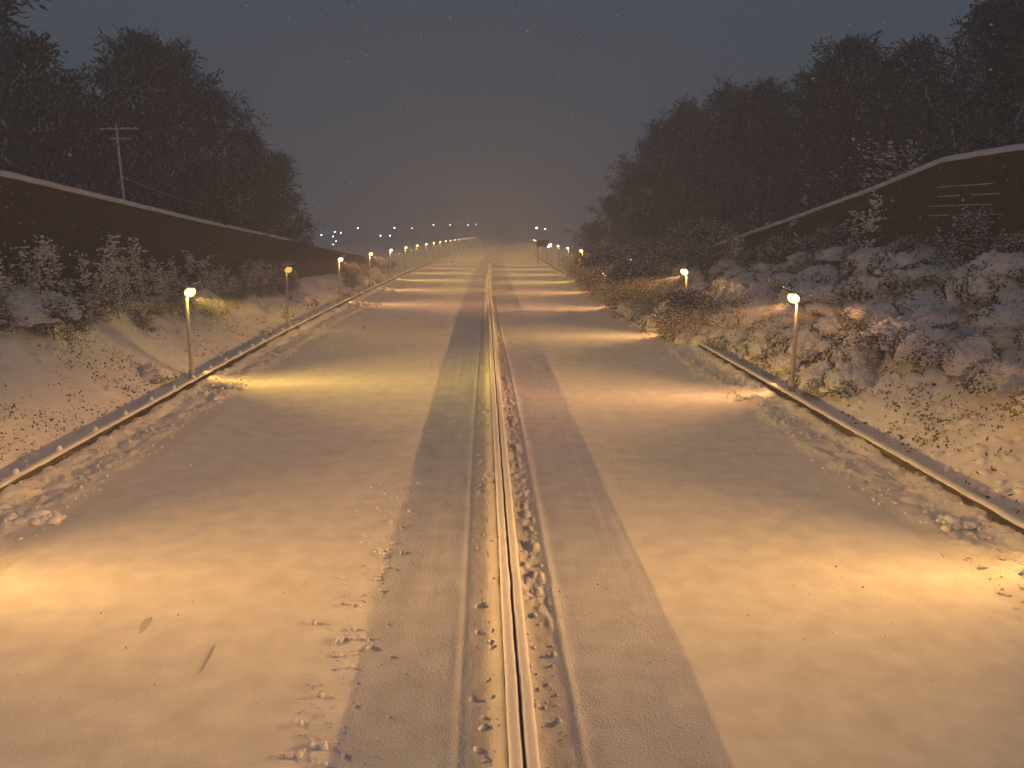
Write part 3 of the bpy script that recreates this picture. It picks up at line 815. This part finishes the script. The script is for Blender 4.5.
# leaves and crumbs poking through the snow of both banks
def leaf_cover(n, u0, u1, y0, y1, thr, seed, smin=.03, smax=.10):
    r = np.random.default_rng(seed)
    m = int(n * 2.6)
    y = y0 + (y1 - y0) * r.random(m) ** 1.3; u = u0 + (u1 - u0) * r.random(m)
    den = fbm(u / 2.0, y / 2.4, seed, 4) + .30 * fbm(u / .5, y / .5, seed + 3, 2) + .22 * r.random(m)
    kp = np.argsort(-den)[:n]
    u = u[kp]; y = y[kp]
    C = np.stack([u + bend(y), y, height(u, y) + .02 + .05 * r.random(n)], 1)
    A = rdir(n, r); B = np.cross(A, rdir(n, r)); B /= np.linalg.norm(B, axis=1)[:, None]
    s = (smin + (smax - smin) * r.random(n) ** 2)[:, None]
    return cards(C, A * s, B * s * .55)
o = obj('dead_bramble_leaves', mesh('dead_bramble_leaves', *join([leaf_cover(9500, 12.9, 20.5, 17, 66, 0, 401, .03, .11), leaf_cover(4200, 14.0, 20.5, 24, 60, 0, 405, .03, .09), leaf_cover(5200, -20, -14.6, 21, 70, 0, 402, .02, .08)]), M_leaf)); tag(o, kind='stuff')
r = np.random.default_rng(9)
n = 1500; u = 12.9 + 7.6 * r.random(n); y = 18 + 50 * r.random(n)
P = lumps(np.stack([u + bend(y), y, height(u, y) + .03], 1), .05 + .16 * r.random(n) ** 2, 8, rough=.3)
n = 500; u = -20 + 5.2 * r.random(n); y = 22 + 60 * r.random(n)
P2 = lumps(np.stack([u + bend(y), y, height(u, y) + .02], 1), .03 + .09 * r.random(n) ** 2, 9, rough=.3)
o = obj('bank_snow_clumps', mesh('bank_snow_clumps', *join([P, P2]), M_snow_bank, True)); tag(o, kind='stuff')

# saplings and climbers in front of the walls
def sapling_meshes(seed, H=3.0, n=70, flecks=150, sag=.2):
    r = np.random.default_rng(seed)
    b = MB(); q = [np.array([0, 0, -.3])]; d = np.array([0, 0, 1.0])
    for k in range(6):
        d = d + r.normal(size=3) * .10; d /= np.linalg.norm(d); q.append(q[-1] + d * H / 6)
    b.tube(q, [.025, .022, .019, .015, .011, .007, .003], 5); q = np.array(q)
    t = r.random(n) ** .8 * 5.9; k = t.astype(int); P0 = q[k] + (q[k + 1] - q[k]) * (t - k)[:, None]
    dd = rdir(n, r) * np.array([1, 1, .5]) + np.array([0, 0, .35]); ln = (.25 + .75 * r.random(n) * (1 - t / 8))[:, None]
    P1 = P0 + dd * ln * .5; P2 = P1 + (dd + np.array([0, 0, -sag])) * ln * .5
    tw = strips(P0, P1, P2, .012, r)
    i = r.integers(n, size=flecks); f = r.random((flecks, 1)); C = P0[i] + (P2[i] - P0[i]) * f
    V, F = lumps(C, .017 + .05 * r.random(flecks) ** 2.2, seed, rough=.3, flat=.8)
    return b.mesh('stem', M_stem, True), mesh('twigs', *tw, M_stem), mesh('snow', V, F, M_snow_bank, True)
SAP = [sapling_meshes(500 + i, n=n, flecks=fl) for i, (n, fl) in enumerate([(50, 170), (76, 290), (36, 120), (96, 380)])]
def sapling(u, y, h, var, label, group):
    x, yy, z = W(u, y)
    e = empty('snowy_sapling', (x, yy, z), random.uniform(0, 6.28), label, 'sapling', group); s = h / 3.0; e.scale = (s * 1.1, s * 1.1, s)
    obj('stem', SAP[var][0], e); t = tag(obj('twigs', SAP[var][1], e), kind='stuff'); tag(obj('snow', SAP[var][2], t), kind='stuff')
for k in range(130):
    y = 29 + .40 * k + .8 * rm.random(); u = -19.6 + 1.3 * rm.random()
    sapling(u, y, (1.6 + 2.8 * rm.random() ** 1.3) * (1 if y < 55 else .75), int(rm.integers(4)), 'thin snow flecked sapling growing up in front of the left wall', 'saplings in front of the left wall')
for k in range(20):
    y = 30 + 2.0 * k + rm.random(); u = 19.0 + 1.2 * rm.random() - max(0, y - 55) * .06
    sapling(u, y, 1.2 + 2.2 * rm.random() ** 1.5, int(rm.integers(4)), 'thin snow flecked sapling growing up in front of the right wall', 'saplings in front of the right wall')
for u, y, h, v, lab in [(-17.0, 44.5, 1.6, 3, 'sparkling sapling lit from beside the nearest left lamp'), (19.2, 42, 4.4, 3, 'tallest snow crusted sapling against the right wall'),
                        (18.2, 60, 3.8, 3, 'snowy sapling at the low end of the right wall')]:
    sapling(u, y, h, v, lab, None)

# marks in the snow of the left carriageway
def dent(name, u, y, du, dy, rot, label):
    n = 22; V = []; F = []
    ca, sa = math.cos(rot), math.sin(rot)
    for ring, (q, h) in enumerate(((1.25, .003), (1.0, .012), (.72, .008), (.35, .006))):
        for k in range(n):
            a = 2 * math.pi * k / n; w = 1 + .12 * math.sin(3 * a + u)
            px, py = du * q * w * math.cos(a), dy * q * w * math.sin(a)
            px, py = px * ca - py * sa, px * sa + py * ca
            V.append((px, py, float(height(u + px, y + py) - height(u, y)) + h))
    for ring in range(3):
        for k in range(n): F.append((ring * n + k, ring * n + (k + 1) % n, (ring + 1) * n + (k + 1) % n, (ring + 1) * n + k))
    F.append(tuple(3 * n + k for k in range(n)))
    return tag(obj(name, mesh(name, V, F, M_slush, True), loc=W(u, y)), label, 'snow mark')
dent('scuff_mark', -6.94, 14.6, .06, .26, .12, 'dark oval scuff in the snow of the left carriageway')
dent('scrape_mark', -5.35, 13.3, .012, .40, .05, 'thin straight scrape in the snow right of the oval scuff')

# ------------------------------------------------------------------ falling snow
n = 24000
r = np.random.default_rng(77)
d = 5 + 65 * r.random(n) ** .8
C = np.stack([-.48 + d * (r.random(n) * 1.7 - .82), d, 7.5 + d * (r.random(n) * 1.0 - .62)], 1)
C = C[C[:, 2] > height(C[:, 0], C[:, 1]) + .1]
V0 = np.array([[1, 1, 1], [1, -1, -1], [-1, 1, -1], [-1, -1, 1]]) / 1.73; F0 = np.array([[0, 1, 2], [0, 3, 1], [0, 2, 3], [1, 3, 2]])
s = (.0035 + .007 * r.random(len(C)) ** 2) * (1 + C[:, 1] / 22)
V = V0[None] * s[:, None, None] * (1 + .3 * r.normal(size=(len(C), 4, 1))) + C[:, None]
F = (F0[None] + (np.arange(len(C)) * 4)[:, None, None]).reshape(-1, 3)
o = obj('falling_snow', mesh('falling_snow', V.reshape(-1, 3), F, M_snow)); tag(o, kind='stuff')

# ------------------------------------------------------------------ haze
DENSITY = .0050
m = bpy.data.materials.new('snowy_haze'); m.use_nodes = True
nt = m.node_tree; nt.nodes.remove(nt.nodes['Principled BSDF'])
pv = nt.nodes.new('ShaderNodeVolumePrincipled'); pv.inputs['Color'].default_value = (.93, .93, .93, 1)
pv.inputs['Density'].default_value = DENSITY; pv.inputs['Anisotropy'].default_value = .35; pv.inputs['Density Attribute'].default_value = ''
nt.links.new(pv.outputs[0], nt.nodes['Material Output'].inputs['Volume'])
try: m.cycles.homogeneous_volume = True
except Exception: pass
b = MB(); b.box((0, 1330, 7), (3300, 2800, 50)); o = obj('haze', b.mesh('haze', m)); tag(o, kind='stuff')
o.location = (0, 0, 0)

# ------------------------------------------------------------------ sky
w = bpy.data.worlds.new('World'); sc.world = w; w.use_nodes = True
nt = w.node_tree; bg = nt.nodes['Background']
sky = nt.nodes.new('ShaderNodeTexSky'); sky.sky_type = 'NISHITA'; sky.sun_disc = False
sky.sun_elevation = R(-3.0); sky.sun_rotation = R(200); sky.air_density = 1.0; sky.dust_density = 1.5
nt.links.new(sky.outputs[0], bg.inputs[0]); bg.inputs[1].default_value = .10
bg2 = nt.nodes.new('ShaderNodeBackground'); bg2.inputs[0].default_value = (.035, .055, .080, 1); bg2.inputs[1].default_value = 1.20
ad = nt.nodes.new('ShaderNodeAddShader'); nt.links.new(bg.outputs[0], ad.inputs[0]); nt.links.new(bg2.outputs[0], ad.inputs[1])
nt.links.new(ad.outputs[0], nt.nodes['World Output'].inputs[0])
l = bpy.data.lights.new('bank_fill_sun', 'SUN'); l.energy = .46; l.angle = R(60); l.color = (1, .60, .44)  # added sun lamp, warm fill from behind the camera for banks and shrubs
o = bpy.data.objects.new('bank_fill_sun', l); COL.objects.link(o); o.rotation_euler = (R(72), 0, R(8))

# ------------------------------------------------------------------ camera
c = bpy.data.cameras.new('camera'); c.sensor_width = 36; c.lens = 36 * 820 / 1024; c.clip_start = .1; c.clip_end = 6000
co = bpy.data.objects.new('camera', c); COL.objects.link(co)
co.location = (-.48, 0, 7.5); co.rotation_euler = (R(90 - 11.2), 0, R(-1.95))
sc.camera = co

sc.view_settings.view_transform = 'Standard'; sc.view_settings.look = 'None'
sc.view_settings.exposure = 0; sc.view_settings.gamma = 1; sc.view_settings.use_curve_mapping = False
cy = sc.cycles
cy.use_denoising = True
cy.denoising_input_passes = 'RGB_ALBEDO_NORMAL'
cy.denoising_prefilter = 'ACCURATE'
try: cy.denoiser = 'OPENIMAGEDENOISE'
except Exception: pass
cy.max_bounces = 4; cy.diffuse_bounces = 2; cy.glossy_bounces = 1; cy.transmission_bounces = 1; cy.volume_bounces = 2; cy.transparent_max_bounces = 2
cy.sample_clamp_indirect = 2.0; cy.sample_clamp_direct = 0
cy.use_light_tree = True
cy.caustics_reflective = False; cy.caustics_refractive = False
